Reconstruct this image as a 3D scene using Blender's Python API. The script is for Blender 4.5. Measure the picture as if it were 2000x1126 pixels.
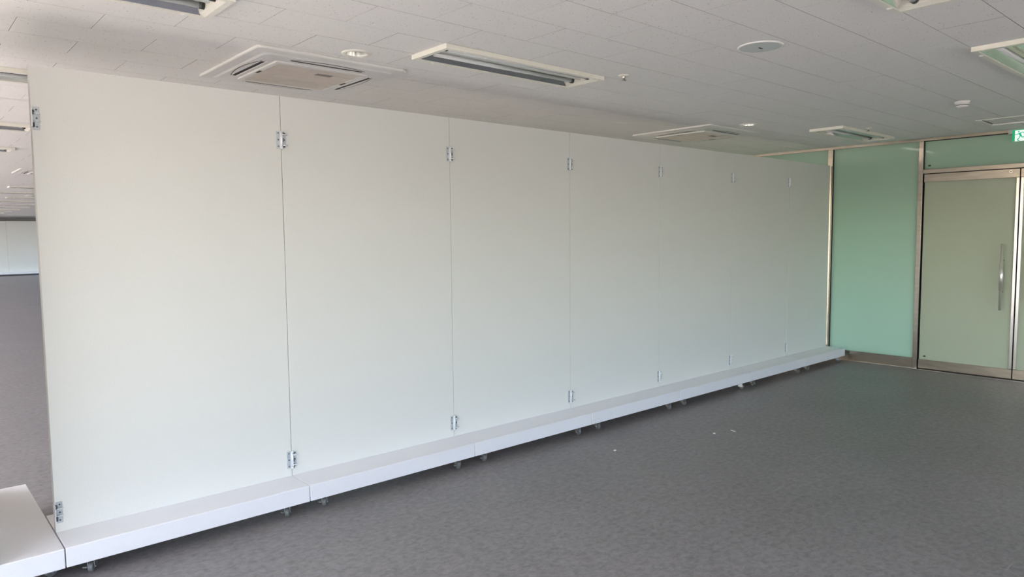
import bpy, bmesh, math, random
from mathutils import Vector, Matrix

random.seed(7)
scene = bpy.context.scene
for o in list(bpy.data.objects):
    bpy.data.objects.remove(o)
COL = scene.collection
R = math.radians

# ------------------------------------------------------------------ camera
CAM = Vector((-0.5536, -3.9672, 1.5716))
yaw, pitch, roll = R(41.518), R(4.323), R(-0.551)
fw = Vector((math.sin(yaw) * math.cos(pitch), math.cos(yaw) * math.cos(pitch), -math.sin(pitch)))
rt = Vector((math.cos(yaw), -math.sin(yaw), 0))
up = rt.cross(fw)
rt2 = rt * math.cos(roll) + up * math.sin(roll)
up2 = -rt * math.sin(roll) + up * math.cos(roll)
FPX = 1388.4
cd = bpy.data.cameras.new('camera')
cd.sensor_width = 36.0
cd.lens = 36.0 * FPX / 2000.0
cd.clip_end = 300
cam = bpy.data.objects.new('camera', cd)
COL.objects.link(cam)
m3 = Matrix((rt2, up2, -fw)).transposed()
cam.matrix_world = Matrix.Translation(CAM) @ m3.to_4x4()
scene.camera = cam


def px(P):
    """pixel of a world point in the 2000x1126 photograph (used to rank ceiling tiles by size)"""
    d = Vector(P) - CAM
    w = d.dot(fw)
    if w < 0.05:
        return None
    return (1000 + FPX * d.dot(rt2) / w, 563 - FPX * d.dot(up2) / w, w)


# ------------------------------------------------------------------ world, sun, exposure
XW = -3.9          # window wall
CEIL = 2.6
XG = 8.224         # face of the glazed wall
world = bpy.data.worlds.new('sky')
scene.world = world
world.use_nodes = True
wn = world.node_tree
bg = wn.nodes['Background']
sky = wn.nodes.new('ShaderNodeTexSky')
sky.sky_type = 'NISHITA'
sky.sun_disc = False
sky.sun_elevation = R(48)
sky.sun_rotation = R(-60)
sky.air_density = 1.0
sky.dust_density = 2.0
wn.links.new(sky.outputs[0], bg.inputs[0])
bg.inputs[1].default_value = 0.50

sd = bpy.data.lights.new('sun', 'SUN')
sd.energy = 18.0
sd.angle = R(0.53)
sd.color = (1.0, 0.93, 0.82)
sun = bpy.data.objects.new('sun', sd)
COL.objects.link(sun)
sdir = Vector((math.cos(R(46)) * 0.95, math.cos(R(46)) * 0.30, -math.sin(R(46))))
sun.rotation_euler = sdir.to_track_quat('-Z', 'Y').to_euler()
sun.location = (-8, -6, 8)

def portal(name, size, loc, rot):
    d = bpy.data.lights.new(name, 'AREA')
    d.shape = 'RECTANGLE'
    d.size, d.size_y = size
    d.cycles.is_portal = True
    o = bpy.data.objects.new(name, d)
    COL.objects.link(o)
    o.location = loc
    o.rotation_euler = rot


# portals in the left windows and the added openings steer the sky light in (they add no light)
portal('window_portal_left', (2.3, 44.0), (XW + 0.02, 14.5, 1.3), (0, R(-90), 0))
portal('added_opening_portal_back', (5.4, 1.4), (3.7, -7.48, 1.6), (R(90), 0, 0))
portal('added_opening_portal_far', (2.3, 26.5), (XG + 0.01, 23.1, 1.3), (0, R(90), 0))
portal('added_opening_portal_corridor', (2.1, 17.0), (11.98, 1.0, 1.15), (0, R(90), 0))

scene.view_settings.view_transform = 'Standard'
scene.view_settings.look = 'None'
scene.view_settings.exposure = 1.93
scene.view_settings.gamma = 1.0
scene.view_settings.use_curve_mapping = False
try:
    scene.cycles.use_denoising = True
    scene.cycles.max_bounces = 16
    scene.cycles.diffuse_bounces = 10
    scene.cycles.glossy_bounces = 6
    scene.cycles.sample_clamp_indirect = 8.0
    scene.cycles.caustics_reflective = False
    scene.cycles.caustics_refractive = False
except Exception:
    pass


# ------------------------------------------------------------------ materials
def mat(name, color, rough=0.6, metal=0.0, spec=0.5, coat=0.0):
    m = bpy.data.materials.new(name)
    m.use_nodes = True
    b = m.node_tree.nodes['Principled BSDF']
    b.inputs['Base Color'].default_value = (*color, 1)
    b.inputs['Roughness'].default_value = rough
    b.inputs['Metallic'].default_value = metal
    b.inputs['Specular IOR Level'].default_value = spec
    if coat:
        b.inputs['Coat Weight'].default_value = coat
        b.inputs['Coat Roughness'].default_value = 0.03
    return m


def nodes(m):
    nt = m.node_tree
    return nt, nt.nodes['Principled BSDF']


def mottled(name, c1, c2, scale, rough=0.6, metal=0.0, bump=0.0, stretch=(1, 1, 1), detail=4.0, spec=0.5, lo=0.35, hi=0.65):
    m = mat(name, c1, rough, metal, spec)
    nt, b = nodes(m)
    tc = nt.nodes.new('ShaderNodeTexCoord')
    mp = nt.nodes.new('ShaderNodeMapping')
    mp.inputs['Scale'].default_value = stretch
    nz = nt.nodes.new('ShaderNodeTexNoise')
    nz.inputs['Scale'].default_value = scale
    nz.inputs['Detail'].default_value = detail
    rp = nt.nodes.new('ShaderNodeValToRGB')
    rp.color_ramp.elements[0].position = lo
    rp.color_ramp.elements[1].position = hi
    rp.color_ramp.elements[0].color = (*c1, 1)
    rp.color_ramp.elements[1].color = (*c2, 1)
    nt.links.new(tc.outputs['Object'], mp.inputs[0])
    nt.links.new(mp.outputs[0], nz.inputs['Vector'])
    nt.links.new(nz.outputs['Fac'], rp.inputs[0])
    nt.links.new(rp.outputs[0], b.inputs['Base Color'])
    if bump:
        bp = nt.nodes.new('ShaderNodeBump')
        bp.inputs['Strength'].default_value = bump
        bp.inputs['Distance'].default_value = 0.002
        nt.links.new(nz.outputs['Fac'], bp.inputs['Height'])
        nt.links.new(bp.outputs[0], b.inputs['Normal'])
    return m


def tile_material():
    """mineral-fibre ceiling board: pale grey with sparse small dark pits and fissures"""
    m = mat('ceiling_board', (0.83, 0.815, 0.80), 0.9, spec=0.1)
    nt, b = nodes(m)
    geo = nt.nodes.new('ShaderNodeNewGeometry')
    mp = nt.nodes.new('ShaderNodeMapping')
    mp.inputs['Scale'].default_value = (1.0, 1.5, 1.0)
    nt.links.new(geo.outputs['Position'], mp.inputs[0])
    wob = nt.nodes.new('ShaderNodeTexNoise')
    wob.inputs['Scale'].default_value = 60
    wob.inputs['Detail'].default_value = 2
    nt.links.new(mp.outputs[0], wob.inputs['Vector'])
    add = nt.nodes.new('ShaderNodeMix')
    add.data_type = 'VECTOR'
    add.inputs[0].default_value = 0.02
    nt.links.new(mp.outputs[0], add.inputs[4])
    nt.links.new(wob.outputs['Color'], add.inputs[5])
    facs = []
    for sc, lo, hi, keep in ((42, 0.10, 0.17, 0.55), (95, 0.10, 0.20, 0.62)):
        v = nt.nodes.new('ShaderNodeTexVoronoi')
        v.inputs['Scale'].default_value = sc
        v.inputs['Randomness'].default_value = 1.0
        nt.links.new(add.outputs[1], v.inputs['Vector'])
        mr = nt.nodes.new('ShaderNodeMapRange')
        mr.inputs[1].default_value = lo
        mr.inputs[2].default_value = hi
        mr.inputs[3].default_value = 1.0
        mr.inputs[4].default_value = 0.0
        nt.links.new(v.outputs['Distance'], mr.inputs[0])
        sx = nt.nodes.new('ShaderNodeSeparateColor')
        nt.links.new(v.outputs['Color'], sx.inputs[0])
        gt = nt.nodes.new('ShaderNodeMath')
        gt.operation = 'GREATER_THAN'
        gt.inputs[1].default_value = keep
        nt.links.new(sx.outputs[0], gt.inputs[0])
        mu = nt.nodes.new('ShaderNodeMath')
        mu.operation = 'MULTIPLY'
        nt.links.new(mr.outputs[0], mu.inputs[0])
        nt.links.new(gt.outputs[0], mu.inputs[1])
        facs.append(mu)
    mx = nt.nodes.new('ShaderNodeMath')
    mx.operation = 'MAXIMUM'
    nt.links.new(facs[0].outputs[0], mx.inputs[0])
    nt.links.new(facs[1].outputs[0], mx.inputs[1])
    k = nt.nodes.new('ShaderNodeMath')
    k.operation = 'MULTIPLY'
    k.inputs[1].default_value = 0.75
    nt.links.new(mx.outputs[0], k.inputs[0])
    mc = nt.nodes.new('ShaderNodeMix')
    mc.data_type = 'RGBA'
    mc.inputs[6].default_value = (0.83, 0.815, 0.80, 1)
    mc.inputs[7].default_value = (0.22, 0.20, 0.19, 1)
    nt.links.new(k.outputs[0], mc.inputs[0])
    nt.links.new(mc.outputs[2], b.inputs['Base Color'])
    bp = nt.nodes.new('ShaderNodeBump')
    bp.inputs['Strength'].default_value = 0.5
    bp.inputs['Distance'].default_value = 0.0015
    bp.invert = True
    nt.links.new(mx.outputs[0], bp.inputs['Height'])
    nt.links.new(bp.outputs[0], b.inputs['Normal'])
    return m


def floor_material():
    m = mat('vinyl_sheet', (0.2, 0.2, 0.2), 0.42, spec=0.45)
    nt, b = nodes(m)
    geo = nt.nodes.new('ShaderNodeNewGeometry')
    mp = nt.nodes.new('ShaderNodeMapping')
    mp.inputs['Rotation'].default_value = (0, 0, R(8))
    mp.inputs['Scale'].default_value = (1.0, 1.35, 1.0)
    nt.links.new(geo.outputs['Position'], mp.inputs[0])
    n1 = nt.nodes.new('ShaderNodeTexNoise')
    n1.inputs['Scale'].default_value = 24
    n1.inputs['Detail'].default_value = 7
    n1.inputs['Roughness'].default_value = 0.68
    n1.inputs['Distortion'].default_value = 0.6
    nt.links.new(mp.outputs[0], n1.inputs['Vector'])
    r1 = nt.nodes.new('ShaderNodeValToRGB')
    e = r1.color_ramp.elements
    e[0].position, e[0].color = 0.30, (0.128, 0.118, 0.120, 1)
    e[1].position, e[1].color = 0.72, (0.256, 0.236, 0.240, 1)
    nt.links.new(n1.outputs['Fac'], r1.inputs[0])
    n2 = nt.nodes.new('ShaderNodeTexNoise')
    n2.inputs['Scale'].default_value = 1.3
    n2.inputs['Detail'].default_value = 3
    nt.links.new(geo.outputs['Position'], n2.inputs['Vector'])
    r2 = nt.nodes.new('ShaderNodeMapRange')
    r2.inputs[1].default_value = 0.3
    r2.inputs[2].default_value = 0.7
    r2.inputs[3].default_value = 0.93
    r2.inputs[4].default_value = 1.06
    nt.links.new(n2.outputs['Fac'], r2.inputs[0])
    # faint pale scuff marks, long and thin
    mp2 = nt.nodes.new('ShaderNodeMapping')
    mp2.inputs['Rotation'].default_value = (0, 0, R(35))
    mp2.inputs['Scale'].default_value = (0.55, 9.0, 1.0)
    nt.links.new(geo.outputs['Position'], mp2.inputs[0])
    n3 = nt.nodes.new('ShaderNodeTexNoise')
    n3.inputs['Scale'].default_value = 3.0
    n3.inputs['Detail'].default_value = 1.0
    nt.links.new(mp2.outputs[0], n3.inputs['Vector'])
    r3 = nt.nodes.new('ShaderNodeMapRange')
    r3.inputs[1].default_value = 0.76
    r3.inputs[2].default_value = 0.80
    r3.inputs[3].default_value = 0.0
    r3.inputs[4].default_value = 0.25
    nt.links.new(n3.outputs['Fac'], r3.inputs[0])
    ml = nt.nodes.new('ShaderNodeMix')
    ml.data_type = 'RGBA'
    ml.blend_type = 'MULTIPLY'
    ml.inputs[0].default_value = 1.0
    nt.links.new(r1.outputs[0], ml.inputs[6])
    nt.links.new(r2.outputs[0], ml.inputs[7])
    sc = nt.nodes.new('ShaderNodeMix')
    sc.data_type = 'RGBA'
    sc.inputs[7].default_value = (0.5, 0.5, 0.5, 1)
    nt.links.new(r3.outputs[0], sc.inputs[0])
    nt.links.new(ml.outputs[2], sc.inputs[6])
    nt.links.new(sc.outputs[2], b.inputs['Base Color'])
    bp = nt.nodes.new('ShaderNodeBump')
    bp.inputs['Strength'].default_value = 0.12
    bp.inputs['Distance'].default_value = 0.001
    nt.links.new(n1.outputs['Fac'], bp.inputs['Height'])
    nt.links.new(bp.outputs[0], b.inputs['Normal'])
    return m


def frosted(name, color, trans):
    """glass with a frosted film behind it: coloured diffuse and translucent body under a polished face"""
    m = mat(name, color, 0.04, spec=0.55)
    nt, b = nodes(m)
    out = nt.nodes['Material Output']
    tr = nt.nodes.new('ShaderNodeBsdfTranslucent')
    tr.inputs['Color'].default_value = (*color, 1)
    mx = nt.nodes.new('ShaderNodeMixShader')
    mx.inputs[0].default_value = trans
    nt.links.new(b.outputs[0], mx.inputs[1])
    nt.links.new(tr.outputs[0], mx.inputs[2])
    nt.links.new(mx.outputs[0], out.inputs['Surface'])
    return m


def emit(name, color, strength):
    m = mat(name, color, 0.4)
    nt, b = nodes(m)
    b.inputs['Emission Color'].default_value = (*color, 1)
    b.inputs['Emission Strength'].default_value = strength
    return m


M = {}
M['tile'] = tile_material()
M['floor'] = floor_material()
M['board_edge'] = mat('board_cut_edge', (0.16, 0.14, 0.12), 0.95, spec=0.05)
M['plenum'] = mat('plenum', (0.25, 0.24, 0.23), 0.9)
M['wall'] = mottled('wall_paint', (0.74, 0.73, 0.70), (0.78, 0.77, 0.74), 6, 0.8)
M['ground'] = mottled('pavement', (0.11, 0.105, 0.095), (0.14, 0.135, 0.125), 3, 0.9)
M['panel'] = mottled('panel_laminate', (0.70, 0.70, 0.675), (0.725, 0.725, 0.70), 160, 0.45, bump=0.04, spec=0.35)
M['edge'] = mottled('panel_edge_band', (0.62, 0.61, 0.57), (0.66, 0.65, 0.61), 40, 0.5)
M['base'] = mottled('powder_coat_white', (0.815, 0.805, 0.84), (0.84, 0.83, 0.865), 220, 0.33, bump=0.02)
M['zinc'] = mottled('zinc_plate', (0.44, 0.47, 0.50), (0.54, 0.57, 0.60), 60, 0.38, metal=0.6)
M['zincw'] = mat('zinc_barrel', (0.80, 0.83, 0.86), 0.35, 0.4)
M['screw'] = mat('screw_dark', (0.10, 0.10, 0.11), 0.5, 0.6)
M['rubber'] = mottled('caster_rubber', (0.11, 0.11, 0.11), (0.15, 0.15, 0.15), 50, 0.55)
M['steel'] = mat('caster_steel', (0.45, 0.45, 0.45), 0.28, 0.9)
M['enamel'] = mottled('cream_enamel', (0.80, 0.78, 0.70), (0.83, 0.81, 0.73), 20, 0.4)
M['mirror'] = mottled('reflector_aluminium', (0.80, 0.80, 0.80), (0.84, 0.84, 0.84), 12, 0.09, metal=1.0)
M['tube'] = mat('tube_glass', (0.72, 0.74, 0.74), 0.15, coat=0.5)
M['socket'] = mat('socket_black', (0.04, 0.045, 0.04), 0.5)
M['clip'] = mat('clip_white', (0.85, 0.84, 0.80), 0.4)
M['acwhite'] = mottled('ac_plastic', (0.75, 0.735, 0.715), (0.78, 0.765, 0.745), 14, 0.45)
M['acgrille'] = mottled('ac_grille_plastic', (0.64, 0.58, 0.52), (0.70, 0.64, 0.57), 10, 0.5)
M['acback'] = mat('ac_filter', (0.30, 0.26, 0.23), 0.8)
M['dark'] = mat('slot_shade_and_latch', (0.03, 0.026, 0.022), 0.7)  # near-black: paints the shade inside slots, and is the latches' own colour
M['speaker'] = mottled('speaker_mesh', (0.56, 0.60, 0.59), (0.62, 0.66, 0.65), 300, 0.6)
M['whiteplastic'] = mottled('white_plastic', (0.80, 0.78, 0.77), (0.84, 0.82, 0.81), 30, 0.4)
M['alu'] = mat('spun_aluminium', (0.78, 0.76, 0.72), 0.22, 0.9)
M['stainless'] = mottled('stainless_hairline', (0.39, 0.345, 0.295), (0.46, 0.41, 0.355), 5, 0.24, metal=1.0, stretch=(1, 1, 6))
M['polished'] = mat('polished_steel', (0.80, 0.77, 0.72), 0.16, 1.0)
M['brushed'] = mat('brushed_steel_bar', (0.90, 0.86, 0.79), 0.34, 0.75)
M['gasket'] = mat('black_gasket', (0.02, 0.02, 0.022), 0.6)
M['glass_green'] = frosted('frosted_green_glass', (0.53, 0.66, 0.55), 0.52)
M['glass_door'] = frosted('frosted_door_glass', (0.72, 0.78, 0.63), 0.42)
M['sign_grey'] = mottled('sign_housing_grey', (0.50, 0.49, 0.49), (0.54, 0.53, 0.53), 30, 0.5)
M['sign_green'] = emit('sign_green', (0.0, 0.33, 0.13), 0.16)
M['sign_white'] = emit('sign_white', (0.85, 0.95, 0.92), 0.16)
M['sign_man'] = emit('sign_figure_green', (0.0, 0.42, 0.25), 0.16)
M['paper'] = mat('paper', (0.85, 0.85, 0.83), 0.8)


# ------------------------------------------------------------------ mesh helpers
class MB:
    def __init__(self):
        self.bm = bmesh.new()

    def box(self, a, b, bevel=0.0, seg=1):
        x0, y0, z0 = a
        x1, y1, z1 = b
        vs = [self.bm.verts.new(p) for p in
              [(x0, y0, z0), (x1, y0, z0), (x1, y1, z0), (x0, y1, z0), (x0, y0, z1), (x1, y0, z1), (x1, y1, z1), (x0, y1, z1)]]
        fs = [self.bm.faces.new([vs[i] for i in f]) for f in
              [(0, 3, 2, 1), (4, 5, 6, 7), (0, 1, 5, 4), (1, 2, 6, 5), (2, 3, 7, 6), (3, 0, 4, 7)]]
        if bevel > 0:
            es = list({e for f in fs for e in f.edges})
            bmesh.ops.bevel(self.bm, geom=es, offset=bevel, segments=seg, affect='EDGES', profile=0.5)
        return self

    def cyl(self, p0, p1, r, n=16, r1=None, cap=True):
        p0, p1 = Vector(p0), Vector(p1)
        d = (p1 - p0).normalized()
        q = d.to_track_quat('Z', 'Y')
        r1 = r if r1 is None else r1
        A, B = [], []
        for i in range(n):
            a = 2 * math.pi * i / n
            c = Vector((math.cos(a), math.sin(a), 0))
            A.append(self.bm.verts.new(p0 + q @ (c * r)))
            B.append(self.bm.verts.new(p1 + q @ (c * r1)))
        for i in range(n):
            j = (i + 1) % n
            f = self.bm.faces.new((A[i], A[j], B[j], B[i]))
            f.smooth = True
        if cap:
            self.bm.faces.new(list(reversed(A)))
            self.bm.faces.new(B)
        return self

    def lathe(self, prof, n=40, center=(0, 0, 0)):
        """prof: list of (r, z) revolved about z"""
        cx, cy, cz = center
        rings = []
        for r, z in prof:
            if r < 1e-6:
                rings.append([self.bm.verts.new((cx, cy, cz + z))])
            else:
                rings.append([self.bm.verts.new((cx + r * math.cos(2 * math.pi * i / n), cy + r * math.sin(2 * math.pi * i / n), cz + z)) for i in range(n)])
        for A, B in zip(rings, rings[1:]):
            for i in range(n):
                j = (i + 1) % n
                a = [A[i % len(A)], A[j % len(A)], B[j % len(B)], B[i % len(B)]]
                u = []
                for v in a:
                    if v not in u:
                        u.append(v)
                if len(u) > 2:
                    f = self.bm.faces.new(u)
                    f.smooth = True
        return self

    def loft(self, rings, close=False, smooth=False):
        """rings: lists of equal-length closed point loops"""
        V = [[self.bm.verts.new(p) for p in r] for r in rings]
        n = len(V[0])
        for A, B in zip(V, V[1:]):
            for i in range(n):
                j = (i + 1) % n
                f = self.bm.faces.new((A[i], A[j], B[j], B[i]))
                f.smooth = smooth
        if close:
            self.bm.faces.new(list(reversed(V[0])))
            self.bm.faces.new(V[-1])
        return self

    def prism(self, pts, d0, d1, axis):
        """polygon pts (2D) extruded along axis from d0 to d1"""
        def P(u, v, w):
            return {'x': (w, u, v), 'y': (u, w, v), 'z': (u, v, w)}[axis]
        A = [self.bm.verts.new(P(u, v, d0)) for u, v in pts]
        B = [self.bm.verts.new(P(u, v, d1)) for u, v in pts]
        n = len(pts)
        for i in range(n):
            j = (i + 1) % n
            self.bm.faces.new((A[i], A[j], B[j], B[i]))
        self.bm.faces.new(list(reversed(A)))
        self.bm.faces.new(B)
        return self

    def mesh(self, name, m):
        bmesh.ops.recalc_face_normals(self.bm, faces=self.bm.faces[:])
        me = bpy.data.meshes.new(name)
        self.bm.to_mesh(me)
        self.bm.free()
        for q in (m if isinstance(m, tuple) else (m,)):
            me.materials.append(q)
        return me

    def build(self, name, m, parent=None, loc=(0, 0, 0), rotz=0.0):
        return link(name, self.mesh(name, m), parent, loc, rotz)


def link(name, data, parent=None, loc=(0, 0, 0), rotz=0.0):
    o = bpy.data.objects.new(name, data)
    COL.objects.link(o)
    o.parent = parent
    o.location = loc
    o.rotation_euler = (0, 0, rotz)
    return o


def thing(name, label, cat, loc=(0, 0, 0), rotz=0.0, group=None):
    o = link(name, None, None, loc, rotz)
    o.empty_display_size = 0.1
    return tag(o, label, cat, group)


def tag(o, label=None, cat=None, group=None, kind=None):
    for k, v in (('label', label), ('category', cat), ('group', group), ('kind', kind)):
        if v:
            o[k] = v
    return o


def copy_tree(src, parent=None):
    c = src.copy()
    COL.objects.link(c)
    c.parent = parent
    for ch in list(src.children):
        copy_tree(ch, c)
    return c


def dup(src, loc, label, group=None, rotz=None):
    c = copy_tree(src)
    c.location = loc
    if rotz is not None:
        c.rotation_euler = (0, 0, rotz)
    c['label'] = label
    if group:
        c['group'] = group
    return c


def structure(name, label=None):
    o = link(name, None)
    o['kind'] = 'structure'
    if label:
        o['label'] = label
    return o


YB, YF = -7.5, 36.5     # wall behind the camera, far wall

# ------------------------------------------------------------------ shell
YC = 9.5               # the corridor behind the glass ends here
LSH = [(XW - 0.2, YB - 0.2), (12.2, YB - 0.2), (12.2, YC + 0.2), (XG + 0.2, YC + 0.2), (XG + 0.2, YF + 0.2), (XW - 0.2, YF + 0.2)]
tag(MB().prism(LSH, -0.12, 0.0, 'z').build('floor', M['floor']), 'grey mottled vinyl sheet floor of the empty office', kind='structure')
wl = structure('wall_left', 'white wall with a long band of window openings, out of view')
MB().box((XW - 0.18, YB, 0.0), (XW, YF, 0.08)).build('sill_wall', M['wall'], wl)
MB().box((XW - 0.18, YB, 2.54), (XW, YF, 2.9)).build('lintel', M['wall'], wl)
yy = YB
k = 0
while yy < YF:
    wdt = 0.5 if k % 4 == 0 else 0.07
    MB().box((XW - 0.15, yy, 0.08), (XW - 0.03, min(yy + wdt, YF), 2.54)).build('mullion', M['wall'], wl)
    yy += 1.55
    k += 1
wb = structure('wall_back', 'white wall behind the viewer with an added unseen window band')
BX0, BX1, BZ0, BZ1 = 1.0, 6.4, 0.9, 2.3  # window band added as fill light for the right side
MB().box((XW - 0.2, YB - 0.18, 0.0), (12.2, YB, BZ0)).build('sill_wall', M['wall'], wb)
MB().box((XW - 0.2, YB - 0.18, BZ1), (12.2, YB, 2.9)).build('lintel', M['wall'], wb)
MB().box((XW - 0.2, YB - 0.18, BZ0), (BX0, YB, BZ1)).build('pier', M['wall'], wb)
MB().box((BX1, YB - 0.18, BZ0), (12.2, YB, BZ1)).build('pier', M['wall'], wb)
tag(MB().box((XW - 0.2, YF, 0), (XG + 0.2, YF + 0.2, 2.9)).build('wall_far', M['plenum']), 'far end wall behind the distant partitions', kind='structure')  # dark colour stands in for the shade above the distant partitions
wc = structure('wall_corridor', 'corridor wall with added unseen windows beyond the frosted glass')
MB().box((12.0, YB, 0), (12.2, YC + 0.2, 0.15)).build('sill_wall', M['wall'], wc)  # window band added here to light the frosted glass from behind
MB().box((12.0, YB, 2.2), (12.2, YC + 0.2, 2.9)).build('lintel', M['wall'], wc)
for k in range(12):
    MB().box((12.02, YB + 1.55 * k, 0.15), (12.15, YB + 1.55 * k + 0.08, 2.2)).build('mullion', M['wall'], wc)
tag(MB().box((XG + 0.2, YC, 0), (12.0, YC + 0.2, 2.9)).build('wall_corridor_end', M['wall']), 'end wall of the corridor beyond the frosted glass', kind='structure')
wr = structure('wall_right', 'wall continuing past the frosted glazing, with added unseen window openings farther off')
MB().box((XG + 0.02, 2.6, 0), (XG + 0.2, YC + 0.4, 2.62)).build('plain_wall', M['wall'], wr)
MB().box((XG + 0.02, YC + 0.4, 0), (XG + 0.2, YF, 0.25)).build('sill_wall', M['wall'], wr)  # unseen window openings added from here on to brighten the far end
MB().box((XG + 0.02, YC + 0.4, 2.54), (XG + 0.2, YF, 2.9)).build('lintel', M['wall'], wr)
for k in range(17):
    MB().box((XG + 0.05, YC + 0.4 + 1.55 * k, 0.25), (XG + 0.17, YC + 1.2 + 1.55 * k, 2.54)).build('mullion', M['wall'], wr)
tag(MB().box((-90, -80, -0.40), (90, 110, -0.25)).build('ground', M['ground']), 'paved ground outside the windows', kind='structure')

# ------------------------------------------------------------------ ceiling fixtures: positions first, so that the boards are cut round them
LL, LW = 1.28, 0.335
LIGHTS = [  # centre x, centre y, label
    (0.0, -0.690, 'ceiling strip light cut by the top left edge, above the first partition panel'),
    (2.42, -0.652, 'long recessed ceiling strip light between the nearest air conditioner and the sprinkler'),
    (7.165, -0.690, 'recessed strip light nearest the steel head rail of the glass wall'),
    (2.395, -2.790, 'ceiling strip light cut by the top right edge with a bare tube end showing'),
    (4.755, -2.790, 'ceiling strip light cut by the right edge above the smoke detector'),
    (0.0, 1.455, 'nearest strip light seen past the left edge of the partition'),
    (-0.08, 3.93, 'second strip light seen past the left edge of the partition'),
    (0.0, 5.95, 'third strip light seen past the left edge of the partition, only its end showing'),
]
ORD = ['', 'second', 'third', 'fourth', 'fifth', 'sixth', 'seventh', 'eighth', 'ninth']
ORD[0] = 'very'
for i, y in enumerate((12.9, 15.0, 17.1, 19.2, 21.3, 23.4, 25.5, 27.6, 29.7)):
    LIGHTS.append((2.0 if y < 16 else 2.42, y, ORD[i] + ' nearest of the far strip lights seen edge-on past the left partition edge'))
ACS = [(1.487, 0.305, 'large square ceiling air conditioner nearest the viewer, above the first partition joint'),
       (5.86, 0.36, 'square ceiling air conditioner above the fourth and fifth partition panels'),
       (1.49, 8.95, 'square ceiling air conditioner far off past the left edge of the partition'),
       (2.54, 15.9, 'most distant square ceiling air conditioner past the left edge of the partition')]
DOWN = [(1.517, -0.325, 'round recessed downlight beside the nearest air conditioner'),
        (5.722, -0.313, 'round recessed downlight beside the farther air conditioner')]
HATCH = (7.233, -2.245, 7.700, -1.795)
HOLES = []
for x, y, _ in LIGHTS:
    HOLES.append((x - 0.605, y - 0.14, x + 0.605, y + 0.14))
for x, y, _ in DOWN:
    HOLES.append((x - 0.059, y - 0.059, x + 0.059, y + 0.059))
HOLES.append(HATCH)

# ------------------------------------------------------------------ ceiling boards 600 x 300, laid in staggered rows
ceil = tag(MB().prism(LSH, CEIL + 0.20, CEIL + 0.30, 'z').build('ceiling', M['plenum']),
           'suspended ceiling of staggered pale grey mineral boards', kind='structure')
GAP, CH, TH = 0.0009, 0.0006, 0.012


def board(mb, x0, y0, x1, y1, z=CEIL, whole=True):
    """chamfered board, seen face down"""
    if whole:
        x0 += GAP; y0 += GAP * 1.3; x1 -= GAP; y1 -= GAP * 1.3
    c = min(CH, (x1 - x0) / 4, (y1 - y0) / 4) if whole else 0.00002
    mb.loft([[(x0 + c, y0 + c * .6, z), (x1 - c, y0 + c * .6, z), (x1 - c, y1 - c * .6, z), (x0 + c, y1 - c * .6, z)],
             [(x0, y0, z + c * .7), (x1, y0, z + c * .7), (x1, y1, z + c * .7), (x0, y1, z + c * .7)],
             [(x0, y0, z + TH), (x1, y0, z + TH), (x1, y1, z + TH), (x0, y1, z + TH)]], close=True)
    mb.bm.faces.ensure_lookup_table()
    for f in mb.bm.faces[-6:-2]:
        f.material_index = 1      # unpainted cut edges


def cut(rect, holes):
    out = [rect]
    for h in holes:
        nxt = []
        for r in out:
            x0, y0, x1, y1 = r
            a0, b0, a1, b1 = max(x0, h[0]), max(y0, h[1]), min(x1, h[2]), min(y1, h[3])
            if a1 - a0 < 1e-4 or b1 - b0 < 1e-4:
                nxt.append(r)
                continue
            if a0 - x0 > 0.004: nxt.append((x0, y0, a0, y1))
            if x1 - a1 > 0.004: nxt.append((a1, y0, x1, y1))
            if b0 - y0 > 0.004: nxt.append((a0, y0, a1, b0))
            if y1 - b1 > 0.004: nxt.append((a0, b1, a1, y1))
        out = nxt
    return out


tiles = []
for r_ in range(-26, 122):
    y0 = 0.08 + 0.3 * r_
    if y0 + 0.3 < YB or y0 > YF:
        continue
    off = -0.02 if r_ % 2 == 0 else 0.28
    for c_ in range(-10, 16):
        x0 = off + 0.6 * c_
        x1 = min(x0 + 0.6, XG + 0.03)
        if x1 < XW or x0 > XG:
            continue
        pts = [px((x, y, CEIL)) for x, y in ((x0, y0), (x1, y0), (x1, y0 + 0.3), (x0, y0 + 0.3))]
        area = 0
        if all(pts):
            cx = sum(p[0] for p in pts) / 4
            cy = sum(p[1] for p in pts) / 4
            # over the partition: hidden when the sight line meets the panels
            mid = Vector(((x0 + x1) / 2, y0 + 0.15, CEIL))
            hidden = False
            if mid.y > 0.06:
                t = -CAM.y / (mid.y - CAM.y)
                h = CAM + (mid - CAM) * t
                hidden = 0 < h.x < 8.15 and h.z < 2.374
            if not hidden and -150 < cx < 2150 and -120 < cy < 600:
                area = abs(sum(pts[i][0] * pts[(i + 1) % 4][1] - pts[(i + 1) % 4][0] * pts[i][1] for i in range(4))) / 2
        tiles.append((area, x0, y0, x1, y0 + 0.3))
tiles.sort(key=lambda t: -t[0])
shared = None
rest = MB()
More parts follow.
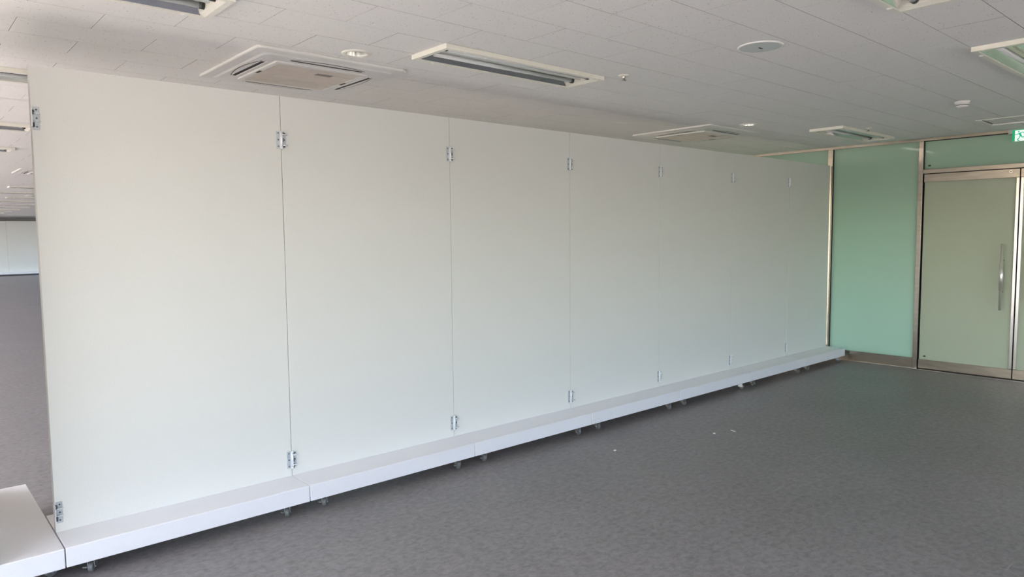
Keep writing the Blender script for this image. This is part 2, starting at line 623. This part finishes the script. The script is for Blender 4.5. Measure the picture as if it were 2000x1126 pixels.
for i, (area, x0, y0, x1, y1) in enumerate(tiles):
    pieces = cut((x0, y0, x1, y1), HOLES)
    whole = pieces == [(x0, y0, x1, y1)]
    if not whole:
        pieces = cut((x0 + GAP, y0 + GAP * 1.3, x1 - GAP, y1 - GAP * 1.3), HOLES)
    dz = random.uniform(-0.0002, 0.0002)
    if i < 300 and area > 0:
        if whole and abs(x1 - x0 - 0.6) < 1e-6:
            if shared is None:
                mb = MB()
                board(mb, 0, 0, 0.6, 0.3, 0)
                shared = mb.mesh('ceiling_board', (M['tile'], M['board_edge']))
            link('ceiling_board', shared, ceil, (x0, y0, CEIL + dz))
        elif pieces:
            mb = MB()
            for p_ in pieces:
                board(mb, p_[0] - x0, p_[1] - y0, p_[2] - x0, p_[3] - y0, 0, whole)
            mb.build('ceiling_board', (M['tile'], M['board_edge']), ceil, (x0, y0, CEIL + dz))
    else:
        for p_ in pieces:
            board(rest, *p_, z=CEIL + dz, whole=whole)
ro = rest.build('distant_ceiling_boards', (M['tile'], M['board_edge']), ceil)
ro['kind'] = 'stuff'
tag(MB().box((XG + 0.05, YB, CEIL), (12.0, YC, CEIL + 0.02)).build('ceiling_corridor', M['wall']), 'corridor ceiling beyond the frosted glass', kind='structure')
# slim raised strip across the ceiling behind the partition
tr = MB()
tr.prism([(2.36, CEIL), (2.44, CEIL), (2.43, CEIL - 0.007), (2.37, CEIL - 0.007)], XW + 0.01, XG, 'x')
tag(tr.build('trim_1', M['whiteplastic']), 'slim white strip across the ceiling behind the partition', kind='structure')

# ------------------------------------------------------------------ glazed wall with doors
gw = structure('wall_glass', 'frosted green glass wall in a stainless steel frame')
PA0, PA1 = 0.0, 0.06        # post behind the partition end
PB0, PB1 = -1.013, -0.965   # post beside the door
PC0, PC1 = -2.885, -2.835
F0 = XG                     # front of the frame


def member(name, a, b, mt='stainless', bevel=0.0015, parent=gw):
    return MB().box(a, b, bevel).build(name, M[mt], parent)


member('head_rail', (F0, YB, 2.568), (F0 + 0.07, 2.6, 2.606))
for y0, y1 in ((PA0, PA1), (PB0, PB1), (PC0, PC1), (1.50, 1.55), (-4.9, -4.85), (2.55, 2.6)):
    member('post', (F0 - 0.004, y0, 0.0), (F0 + 0.07, y1, 2.568))
for y0, y1 in ((PB1, PA0), (PA1, 1.50), (1.55, 2.55), (-4.85, PC0), (YB, -4.9)):
    member('sill', (F0, y0, 0.0), (F0 + 0.07, y1, 0.122))
    MB().box((F0 + 0.024, y0 - 0.004, 0.117), (F0 + 0.036, y1 + 0.004, 2.572)).build('glass_pane', M['glass_green'], gw)
    for ya, yb in ((y0, y0 + 0.006), (y1 - 0.006, y1)):
        MB().box((F0 + 0.016, ya, 0.122), (F0 + 0.024, yb, 2.568)).build('gasket', M['gasket'], gw)
member('transom', (F0, PC1, 2.207), (F0 + 0.07, PB0, 2.253))
MB().box((F0 + 0.024, PC1 - 0.004, 2.25), (F0 + 0.036, PB0 + 0.004, 2.572)).build('glass_pane', M['glass_green'], gw)
MB().box((F0 + 0.012, PC1, 2.560), (F0 + 0.024, PB0, 2.568)).build('gasket', M['gasket'], gw)
MB().box((F0 + 0.012, PB0 - 0.008, 2.253), (F0 + 0.024, PB0, 2.568)).build('gasket', M['gasket'], gw)
MB().lathe([(0, 0.0008), (0.016, 0.0008), (0.016, 0)], 20).build('maker_mark', M['socket'], gw).matrix_local = Matrix.Translation((F0 + 0.0235, -1.069, 2.294)) @ Matrix.Rotation(R(-90), 4, 'Y') @ Matrix.Scale(0.55, 4, (1, 0, 0))
MB().box((F0 + 0.06, PC1, 0.0), (F0 + 0.068, PB0, 2.21)).build('dark_backing', M['gasket'], gw)  # black sheet added behind both leaves so the door gaps show dark

DY = (PC1 - PB0) / 2        # negative: width of one leaf
mid_y = PB0 + DY


def door(name, ya, yb, label, meet_low, hinge_y):
    """leaf between ya > yb; meet_low: the meeting stile is at the low-y edge"""
    d = structure(name, label)
    x0, x1 = F0 + 0.012, F0 + 0.057
    MB().box((x0, yb, 2.112), (x1, ya, 2.200), 0.0015).build('top_rail', M['stainless'], d)
    MB().box((x0, yb, 0.014), (x1, ya, 0.114), 0.0015).build('bottom_rail', M['stainless'], d)
    MB().box((x0 + 0.016, yb + 0.003, 0.108), (x0 + 0.028, ya - 0.003, 2.118)).build('glass_pane', M['glass_door'], d)
    sy = (yb, yb + 0.030) if meet_low else (ya - 0.030, ya)
    MB().box((x0, sy[0], 0.114), (x1, sy[1], 2.112), 0.004, 2).build('meeting_stile', M['polished'], d)
    # pull bar: slim tube with a thicker sleeve on two stand-offs
    hy = yb + 0.112 if meet_low else ya - 0.112
    hx = x0 - 0.062
    g = MB()
    g.cyl((hx, hy, 0.735), (hx, hy, 1.425), 0.0135, 20)
    h = g.build('pull_handle', M['brushed'], d)
    MB().cyl((hx, hy, 0.945), (hx, hy, 1.232), 0.0195, 24).build('grip_sleeve', M['brushed'], h)
    for z in (0.925, 1.255):
        MB().cyl((hx, hy, z), (x0 + 0.02, hy, z), 0.008, 12).build('standoff', M['polished'], h)
    ly = yb + 0.078 if meet_low else ya - 0.078
    lk = MB().cyl((x0 - 0.004, ly, 2.173), (x0 + 0.004, ly, 2.173), 0.014, 20).build('lock_cylinder', M['polished'], d)
    MB().cyl((x0 - 0.0055, ly - 0.001, 2.173), (x0 - 0.003, ly - 0.001, 2.173), 0.006, 12).build('keyhole', M['socket'], lk)
    my = ya - 0.058 if meet_low else yb + 0.058
    MB().lathe([(0, 0.0008), (0.014, 0.0008), (0.014, 0)], 20).build('maker_mark', M['socket'], d).matrix_local = Matrix.Translation((x0 + 0.0155, my, 0.152)) @ Matrix.Rotation(R(-90), 4, 'Y') @ Matrix.Scale(0.55, 4, (1, 0, 0))
    MB().box((F0 - 0.055, min(hinge_y), 0.0), (F0 + 0.06, max(hinge_y), 0.007), 0.002).build('floor_hinge_plate', M['polished'], d)
    return d


door('door_1', PB0 - 0.010, mid_y + 0.004, 'frosted glass door leaf with a steel pull bar, left of the pair', True, (-0.985, -1.315))
door('door_2', mid_y - 0.005, PC1 + 0.010, 'frosted glass door leaf cut by the right edge of the picture', False, (-2.52, -2.86))
tag(MB().box((F0 - 0.012, YB, 0.0), (F0 + 0.075, 2.6, 0.004)).build('trim_2', M['polished']), 'thin metal floor strip under the glass wall', kind='structure')

# ------------------------------------------------------------------ mobile partitions
ZB0, ZB1, ZT = 0.0647, 0.1577, 2.374
BF, BB, PT = -0.234, 0.285, 0.048


def caster_parts(parent, x, y, rot):
    c = MB()
    c.box((-0.021, -0.021, 0.0600), (0.021, 0.021, ZB0))
    c.box((-0.016, -0.022, 0.024), (-0.0135, 0.020, 0.060))
    c.box((0.0135, -0.022, 0.024), (0.016, 0.020, 0.060))
    c.box((-0.016, -0.016, 0.056), (0.016, 0.020, 0.060))
    c.cyl((-0.019, -0.012, 0.0255), (0.019, -0.012, 0.0255), 0.005, 10)
    co = c.build('caster', M['steel'], parent, (x, y, 0), rot)
    w = MB()
    w.loft([[(sx * 0.0115, -0.012 + rr * math.cos(a), 0.0255 + rr * math.sin(a)) for a in [2 * math.pi * i / 24 for i in range(24)]]
            for sx, rr in ((-1, 0.021), (-0.8, 0.0248), (0.8, 0.0248), (1, 0.021))], close=True, smooth=False)
    w.build('wheel', M['rubber'], co)
    b = MB()
    b.box((-0.030, -0.030, 0.024), (-0.014, -0.020, 0.031), 0.002)
    b.box((-0.034, -0.034, 0.028), (-0.020, -0.022, 0.033), 0.001)
    b.build('brake_lever', M['steel'], co)
    return co


def hinge_parts(parent, x, z0, z1, folded=False):
    """pressed steel lift-off hinge with a vertical barrel and two locking pins, 10 cm tall"""
    hl = MB()
    t = 0.0025
    if folded:
        hl.box((0.006, -t, z0), (0.033, 0, z1), 0.0006)
    else:
        hl.box((-0.029, -t, z0 + .002), (-0.004, 0, z1 - .002), 0.0006)
        hl.box((0.004, -t, z0 + .008), (0.027, 0, z1 - .008), 0.0006)
    h = hl.build('hinge', M['zinc'], parent, (x, 0, 0))
    H = z1 - z0
    sc = MB()
    for fz in (0.13, 0.5, 0.87):
        for sx in ((0.021,) if folded else (-0.018, 0.019)):
            sc.cyl((sx, -t - 0.0014, z0 + H * fz), (sx, -t + 0.0005, z0 + H * fz), 0.0040, 10)
    sc.build('screws', M['screw'], h)
    if folded:
        f = MB()     # free leaf swung forward, with its two hooked knuckles
        f.prism([(-0.030, z0 + .012), (-0.004, z0 + .012), (-0.004, z0 + .026), (-0.015, z0 + .034), (-0.015, z0 + .068),
                 (-0.004, z0 + .076), (-0.004, z1 - .010), (-0.030, z1 - .010)], -0.002, 0.0008, 'x')
        f.build('free_leaf', M['zincw'], h)
        k = MB()
        for a, b in ((0.012, 0.032), (0.070, 0.090)):
            k.cyl((0.006, -0.007, z0 + a), (0.006, -0.007, z0 + b), 0.006, 14)
        k.build('knuckle', M['screw'], h)
        for fz in (0.36, 0.70):
            MB().cyl((0.006, -0.011, z0 + H * fz), (0.036, -0.013, z0 + H * fz), 0.0026, 10).build('locking_pin', M['zincw'], h)
    else:
        b = MB()
        b.cyl((0, -0.010, z0), (0, -0.010, z1), 0.0062, 18)
        b.cyl((0, -0.010, z0 - .001), (0, -0.010, z0 + .010), 0.0072, 18)
        b.cyl((0, -0.010, z1 - .010), (0, -0.010, z1 + .001), 0.0072, 18)
        b.box((-0.010, -0.010, z0 + .004), (0.0, -0.002, z1 - .004))
        b.build('barrel', M['zincw'], h)
        k = MB()
        for a, c in ((0.004, 0.028), (0.040, 0.062), (0.074, 0.094)):
            k.box((0.004, -0.013, z0 + a), (0.012, -0.0024, z0 + c), 0.002)
        k.build('knuckle', M['screw'], h)
        for fz in (0.20, 0.78):
            MB().cyl((0.004, -0.014, z0 + H * fz), (0.030, -0.016, z0 + H * fz), 0.0034, 12).build('locking_pin', M['zincw'], h)
    return h


def unit(w, loc, label, group, rotz=0.0, hinge_right=True, hinge_left=False, rots=None, detail=True, bf=BF):
    u = thing('mobile_partition', label, 'partition', loc, rotz, group)
    g = 0.0016
    p = MB().box((g, 0.0, ZB1), (w - g, PT, ZT), 0.0012).build('panel', M['panel'], u)
    if detail:
        for a, b in ((g - 0.0006, g + 0.004), (w - g - 0.004, w - g + 0.0006)):
            MB().box((a, 0.0025, ZB1 + 0.001), (b, PT - 0.0025, ZT - 0.001)).build('edge_band', M['edge'], p)
    g2 = 0.0018
    MB().box((g2, bf, ZB0), (w - g2, BB, ZB1), 0.0035, 2).build('base', M['base'], u)
    if detail:
        rots = rots or (0, 0)
        for x, y, r_ in ((0.115, -0.185, rots[0]), (w - 0.115, -0.185, rots[1]), (0.115, 0.236, 2.0), (w - 0.115, 0.236, 2.6)):
            caster_parts(u, x, y, r_)
        if hinge_left:
            for z0, z1 in ((0.203, 0.307), (2.078, 2.184)):
                hinge_parts(u, 0.0, z0, z1, True)
        if hinge_right:
            for z0, z1 in ((0.203, 0.307), (2.075, 2.177)):
                hinge_parts(u, w, z0, z1)
    return u


XJ = [0.0, 1.2, 2.4, 3.585, 4.767, 5.975, 7.150, 8.158]
words = ['first and largest white panel of the row, at its free left end with folded hinges',
         'second white wheeled partition panel, below the nearest air conditioner',
         'third white wheeled partition panel, below the right half of the long ceiling light',
         'fourth white wheeled partition panel, counted from the free left end',
         'fifth white wheeled partition panel, below the farther air conditioner',
         'sixth white wheeled partition panel, next to last before the glass wall',
         'seventh and narrowest white partition panel, ending against the green glass']
ca = [(-0.55, -0.60), (-0.72, -0.35), (-0.40, -0.30), (-0.30, -0.35), (-0.30, 0.4), (-0.35, -0.35), (-0.35, 0.9)]
for i in range(7):
    w = XJ[i + 1] - XJ[i]
    unit(w, (XJ[i], 0, 0), words[i], 'wheeled partitions hinged in a row', 0.0, hinge_right=i < 6, hinge_left=i == 0, rots=ca[i])
# unit standing across the free end: only its base reaches into the picture
unit(1.17, (-0.243, -0.238, 0), 'white wheeled base standing crosswise at the bottom left corner', 'wheeled partitions hinged in a row', R(90),
     hinge_right=False, rots=(0.3, 0.2), bf=-0.240)
for i, x in enumerate((1.166, 2.366, 3.566, 4.766)):
    unit(1.2, (x, 33.8, 0), 'distant white partition panel at the far end of the room', 'partitions at the far end of the room', detail=False)


# ------------------------------------------------------------------ strip lights
def strip_light():
    t = thing('ceiling_strip_light', '', 'ceiling light', (0, 0, CEIL))
    hx, hy = LL / 2, LW / 2
    dz = -0.026
    ix, iy = hx - 0.028, hy - 0.028
    f = MB()
    f.loft([[(-hx, -hy, 0.0), (hx, -hy, 0.0), (hx, hy, 0.0), (-hx, hy, 0.0)],
            [(-hx, -hy, dz), (hx, -hy, dz), (hx, hy, dz), (-hx, hy, dz)],
            [(-ix, -iy, dz), (ix, -iy, dz), (ix, iy, dz), (-ix, iy, dz)],
            [(-ix, -iy, dz + .006), (ix, -iy, dz + .006), (ix, iy, dz + .006), (-ix, iy, dz + .006)]])
    f.build('frame', M['enamel'], t)
    hs = MB()
    hs.loft([[(-0.60, -0.137, 0.0), (0.60, -0.137, 0.0), (0.60, 0.137, 0.0), (-0.60, 0.137, 0.0)],
             [(-0.60, -0.137, 0.095), (0.60, -0.137, 0.095), (0.60, 0.137, 0.095), (-0.60, 0.137, 0.095)]])
    hs.bm.faces.new([v for v in hs.bm.verts if v.co.z > 0.09][:4])
    hs.build('housing', M['enamel'], t)
    # polished reflector: two parabolic troughs meeting in a central ridge
    prof = []
    n = 10
    for s in (0, 1):
        y0, y1 = (-iy, 0.0) if s == 0 else (0.0, iy)
        for i in range(n + 1):
            u = i / n
            v = abs(2 * u - 1)
            outer = (s == 0 and u < 0.5) or (s == 1 and u > 0.5)
            low = dz + 0.006 if outer else -0.004
            z = 0.048 + (low - 0.048) * v ** 2.0
            if s == 1 and i == 0:
                continue
            prof.append((y0 + (y1 - y0) * u, z))
    rf = MB()
    A = [rf.bm.verts.new((-ix + 0.02, y, z)) for y, z in prof]
    B = [rf.bm.verts.new((ix - 0.02, y, z)) for y, z in prof]
    for i in range(len(prof) - 1):
        fc = rf.bm.faces.new((A[i], A[i + 1], B[i + 1], B[i]))
        fc.smooth = True
    rf.build('reflector', M['mirror'], t)
    for sx in (-1, 1):
        e = MB()
        x0 = sx * (ix - 0.001)
        x1 = sx * (ix - 0.024)
        e.loft([[(x0, -iy, dz + .001), (x0, iy, dz + .001), (x0, iy, 0.08), (x0, -iy, 0.08)],
                [(x1, -iy, dz + .012), (x1, iy, dz + .012), (x1, iy, 0.08), (x1, -iy, 0.08)]], close=True)
        e.build('end_plate', M['enamel'], t)
    for y in (-iy / 2, iy / 2):
        z = 0.004
        xe = ix - 0.024
        tb = MB().cyl((-xe + 0.014, y, z), (xe - 0.014, y, z), 0.0155, 20).build('tube', M['tube'], t)
        for sx in (-1, 1):
            MB().cyl((sx * xe, y, z), (sx * (xe - 0.022), y, z), 0.0175, 18).build('lamp_socket', M['socket'], tb)
    for fx in (-0.39, 0.41):
        for sy in (-1, 1):
            MB().lathe([(0.0, -0.005), (0.010, -0.004), (0.014, 0.0)], 14).build('clip', M['clip'], t, (fx * LL, sy * (hy - 0.014), dz))
    return t


proto = strip_light()
for i, (x, y, lab) in enumerate(LIGHTS):
    g = 'recessed ceiling strip lights' if i < 8 else 'strip lights far behind the partition'
    if i == 0:
        proto.location = (x, y, CEIL)
        proto['label'] = lab
        proto['group'] = g
    else:
        dup(proto, (x, y, CEIL), lab, g)


# ------------------------------------------------------------------ cassette air conditioners
def rsq(h, r, z, n=6):
    """rounded square loop, half side h, corner radius r"""
    out = []
    for k, (sx, sy) in enumerate(((1, 1), (-1, 1), (-1, -1), (1, -1))):
        for i in range(n + 1):
            a = math.pi / 2 * (k + i / n)
            out.append((sx * (h - r) + r * math.cos(a), sy * (h - r) + r * math.sin(a), z))
    return out


def cassette():
    t = thing('ceiling_air_conditioner', '', 'air conditioner', (0, 0, CEIL))
    t.scale = (1, 1, 0.75)
    p = MB()
    H = 0.475
    p.loft([rsq(H - .004, 0.03, 0.0), rsq(H, 0.03, -0.006), rsq(H, 0.03, -0.016), rsq(H - .006, 0.03, -0.021), rsq(H - 0.06, 0.04, -0.026),
            rsq(0.40, 0.05, -0.034), rsq(0.315, 0.012, -0.037), rsq(0.300, 0.010, -0.037), rsq(0.297, 0.010, -0.026)], smooth=False)
    p.build('face_panel', M['acwhite'], t)
    gr = MB()
    gr.loft([rsq(0.296, 0.008, -0.030), rsq(0.296, 0.008, -0.046), rsq(0.288, 0.008, -0.049), rsq(0.268, 0.006, -0.049), rsq(0.266, 0.006, -0.040)])
    g = gr.build('grille_frame', M['acwhite'], t)
    MB().box((-0.268, -0.268, -0.040), (0.268, 0.268, -0.034)).build('filter', M['acback'], g)
    s = MB()
    nb = 64
    for i in range(nb):
        x = -0.264 + 0.528 * (i + 0.5) / nb
        s.box((x - 0.0026, -0.266, -0.0475), (x + 0.0026, 0.266, -0.040))
    s.build('grille_bars', M['acgrille'], g)
    rb = MB()
    for i in range(6):
        y = -0.262 + 0.524 * i / 5
        rb.box((-0.266, y - 0.004, -0.0487), (0.266, y + 0.004, -0.041))
    rb.build('grille_ribs', M['acgrille'], g)
    v = MB()
    for i in range(8):
        x = 0.020 + i * 0.0135
        v.prism([(x, -0.178), (x + 0.007, -0.178), (x + 0.003, -0.128), (x - 0.004, -0.128)], -0.0494, -0.0480, 'z')
    v.build('vent_slits', M['dark'], g)
    MB().box((0.005, -0.184, -0.0488), (0.130, -0.122, -0.0474)).build('vent_plate', M['acgrille'], g)
    for sx in (-1, 1):
        MB().box((sx * 0.279 - 0.009, -0.035, -0.0500), (sx * 0.279 + 0.009, 0.035, -0.0480), 0.0006).build('latch', M['dark'], g)
    # four air outlets, each a dark plate painting the slot's shade, a curved flap outside it and a pale lip inside
    for k in range(4):
        q = Matrix.Rotation(R(90 * k), 4, 'Z')
        lv = link('air_outlet', None, t)
        lv.matrix_local = q
        sl = MB()
        sl.prism([(-0.230, 0.331), (0.230, 0.331), (0.222, 0.357), (-0.222, 0.357)], -0.0376, -0.028, 'z')
        for i in range(12):      # thin dark strips painting the gap's shade round the flap
            ua, ub = -1 + 2 * i / 12, -1 + 2 * (i + 1) / 12
            ya, yb = 0.356 + 0.036 * (1 - ua * ua), 0.356 + 0.036 * (1 - ub * ub)
            sl.prism([(0.240 * ua, ya - 0.0015), (0.240 * ub, yb - 0.0015), (0.240 * ub, yb + 0.0025), (0.240 * ua, ya + 0.0025)], -0.0367, -0.028, 'z')
        so = sl.mesh('slot_shade_plate', M['dark'])
        bpy.data.objects.remove(lv)
        slo = link('air_outlet', so, t)
        slo.matrix_local = q
        fl = MB()
        n = 14
        ring = []
        for i in range(n + 1):
            u = -1 + 2 * i / n
            x = 0.235 * u
            bow = 0.034 * (1 - u * u)
            ring.append([(x, 0.356, -0.0375), (x, 0.356 + bow * 0.5, -0.0385), (x, 0.356 + bow, -0.0365), (x, 0.354 + bow * 0.8, -0.028)])
        fl.loft(ring, close=True)
        fl.build('flap', M['acwhite'], slo)
        MB().box((-0.232, 0.320, -0.0405), (0.232, 0.333, -0.034), 0.002).build('lip', M['acwhite'], slo)
    return t


ac0 = cassette()
for i, (x, y, lab) in enumerate(ACS):
    if i == 0:
        ac0.location = (x, y, CEIL)
        ac0['label'] = lab
        ac0['group'] = 'ceiling cassette air conditioners'
    else:
        dup(ac0, (x, y, CEIL), lab, 'ceiling cassette air conditioners')


# ------------------------------------------------------------------ small ceiling fittings
def downlight():
    t = thing('downlight', '', 'downlight', (0, 0, CEIL))
    MB().lathe([(0.058, 0.004), (0.058, -0.004), (0.064, -0.008), (0.078, -0.007), (0.084, -0.003), (0.0845, 0.0)], 40).build('trim_ring', M['enamel'], t)
    MB().lathe([(0.058, -0.003), (0.055, 0.02), (0.048, 0.05), (0.036, 0.08), (0.0, 0.09)], 40).build('reflector_cup', M['alu'], t)
    return t


d0 = downlight()
for i, (x, y, lab) in enumerate(DOWN):
    if i == 0:
        d0.location = (x, y, CEIL); d0['label'] = lab; d0['group'] = 'recessed downlights'
    else:
        dup(d0, (x, y, CEIL), lab, 'recessed downlights')

sp = thing('ceiling_speaker', 'round flat ceiling speaker with pale grey mesh and a small dark slot', 'speaker', (3.165, -1.868, CEIL))
MB().lathe([(0.122, 0.0), (0.122, -0.004), (0.119, -0.007), (0.112, -0.0075), (0.111, -0.006)], 56).build('rim', M['whiteplastic'], sp)
MB().lathe([(0.1115, -0.0065), (0.06, -0.0085), (0.0, -0.009)], 56).build('mesh_grille', M['speaker'], sp)
MB().box((-0.018, -0.006, -0.0102), (0.018, 0.006, -0.0085), 0.001).build('badge_slot', M['dark'], sp)

sm = thing('smoke_detector', 'white stepped round smoke detector near the exit sign', 'smoke detector', (5.994, -2.036, CEIL))
MB().lathe([(0.0, 0.0), (0.056, 0.0), (0.056, -0.010), (0.053, -0.018), (0.047, -0.021)], 40).build('mounting_base', M['whiteplastic'], sm)
MB().lathe([(0.047, -0.020), (0.044, -0.026), (0.044, -0.034), (0.038, -0.043), (0.02, -0.047), (0.0, -0.047)], 40).build('sensor_head', M['whiteplastic'], sm)
MB().lathe([(0.0445, -0.027), (0.0452, -0.030), (0.0445, -0.033)], 40).build('vent_ring', M['socket'], sm)


def sprinkler(x, y, lab):
    t = thing('sprinkler', lab, 'sprinkler', (x, y, CEIL), group='ceiling sprinklers')
    MB().lathe([(0.036, 0.0), (0.036, -0.003), (0.030, -0.008), (0.016, -0.010)], 28).build('escutcheon', M['enamel'], t)
    MB().lathe([(0.012, -0.006), (0.012, -0.018), (0.008, -0.022), (0.008, -0.030), (0.0, -0.030)], 18).build('nozzle', M['stainless'], t)
    MB().lathe([(0.0, -0.030), (0.017, -0.031), (0.017, -0.033), (0.0, -0.034)], 18).build('deflector', M['stainless'], t)


sprinkler(3.134, -0.920, 'small cream ceiling sprinkler right of the long strip light')
sprinkler(6.888, -0.949, 'small dark ceiling sprinkler beside the strip light nearest the glass')

h = thing('access_hatch', 'ceiling access hatch with a thin bright frame above the exit sign', 'hatch', (HATCH[0], HATCH[1], CEIL))
hw, hh = HATCH[2] - HATCH[0], HATCH[3] - HATCH[1]
fr = MB()
fr.box((-0.010, -0.010, -0.004), (0.006, hh + 0.010, 0.012)).box((hw - 0.006, -0.010, -0.004), (hw + 0.010, hh + 0.010, 0.012))
fr.box((0.006, -0.010, -0.004), (hw - 0.006, 0.006, 0.012)).box((0.006, hh - 0.006, -0.002), (hw - 0.006, hh + 0.010, 0.012))
fr.build('hatch_frame', M['clip'], h)
mb = MB()
board(mb, 0.008, 0.008, hw - 0.008, 0.22, 0.006)
board(mb, 0.008, 0.22, hw - 0.008, hh - 0.030, 0.006)
mb.build('hatch_board', (M['tile'], M['board_edge']), h)

# ------------------------------------------------------------------ exit sign: running figure at a door, green on white, lit
SX = 8.165
ex = thing('exit_sign', 'lit green exit sign with a white running-man door pictogram', 'exit sign', (0, 0, 0))
Y0, Y1, Z0, Z1 = -2.125, -1.820, 2.545, 2.597
MB().box((SX, Y0, Z0), (F0 - 0.0005, Y1, Z1), 0.003).build('housing', M['sign_grey'], ex)
pa, pb, za, zb = Y1 - 0.036, Y0 + 0.036, 2.470, 2.588
W_ = pa - pb
fx = SX - 0.0015
MB().box((fx, pb, za), (SX + 0.001, pa, zb)).build('green_face', M['sign_green'], ex)


def S(u, v):
    """sign coordinates in units of the face height, u to the right as seen from the room"""
    hgt = zb - za
    return (pa - u * hgt, za + v * hgt)


dr = MB()
dr.prism([S(*q) for q in ((0.20, 0.0), (0.95, 0.0), (0.95, 0.93), (0.20, 0.93))], fx - 0.0012, fx, 'x')
dr.build('door_shape', M['sign_white'], ex)
mn = MB()
x0, x1 = fx - 0.0024, fx - 0.0011
hc = (0.47, 0.82)
mn.prism([S(hc[0] + 0.062 * math.cos(a), hc[1] + 0.062 * math.sin(a)) for a in [2 * math.pi * i / 16 for i in range(16)]], x0, x1, 'x')


def limb(pts, w0, w1):
    for (a, b) in zip(pts, pts[1:]):
        d = Vector((b[0] - a[0], b[1] - a[1])).normalized()
        n = Vector((-d.y, d.x))
        mn.prism([S(a[0] + n.x * w0, a[1] + n.y * w0), S(a[0] - n.x * w0, a[1] - n.y * w0),
                  S(b[0] - n.x * w1, b[1] - n.y * w1), S(b[0] + n.x * w1, b[1] + n.y * w1)], x0, x1, 'x')


limb([(0.53, 0.70), (0.63, 0.44)], 0.085, 0.065)                    # trunk
limb([(0.53, 0.70), (0.38, 0.58), (0.20, 0.57)], 0.032, 0.026)      # leading arm
limb([(0.60, 0.72), (0.76, 0.74), (0.88, 0.62)], 0.030, 0.024)      # trailing arm
limb([(0.60, 0.46), (0.50, 0.26), (0.38, 0.13), (0.55, 0.03)], 0.040, 0.034)   # planted leg
limb([(0.66, 0.46), (0.72, 0.32), (1.02, 0.32)], 0.042, 0.034)      # trailing leg
limb([(1.02, 0.28), (1.06, 0.40)], 0.026, 0.030)
mn.build('running_figure', M['sign_man'], ex)

# ------------------------------------------------------------------ litter on the floor
for x, y, s, a, lab in ((4.262, -0.908, 0.016, 0.4, 'brightest white paper scrap on the floor before the fourth panel'),
                        (4.434, -0.970, 0.026, 1.2, 'long thin white scrap on the floor, right of the brightest one'),
                        (3.36, -0.66, 0.014, 0.2, 'pale scrap lying on the floor before the third panel')):
    mb = MB()
    l2 = 0.22 if 'thin' in lab else 0.6
    mb.prism([(-s, -s * l2), (s * 0.8, -s * l2 * 0.8), (s, s * l2), (-s * 0.7, s * l2 * 0.9)], 0.0002, 0.0022, 'z')
    tag(mb.build('paper_scrap', M['paper'], None, (x, y, 0), a), lab, 'paper scrap', 'paper scraps on the floor')
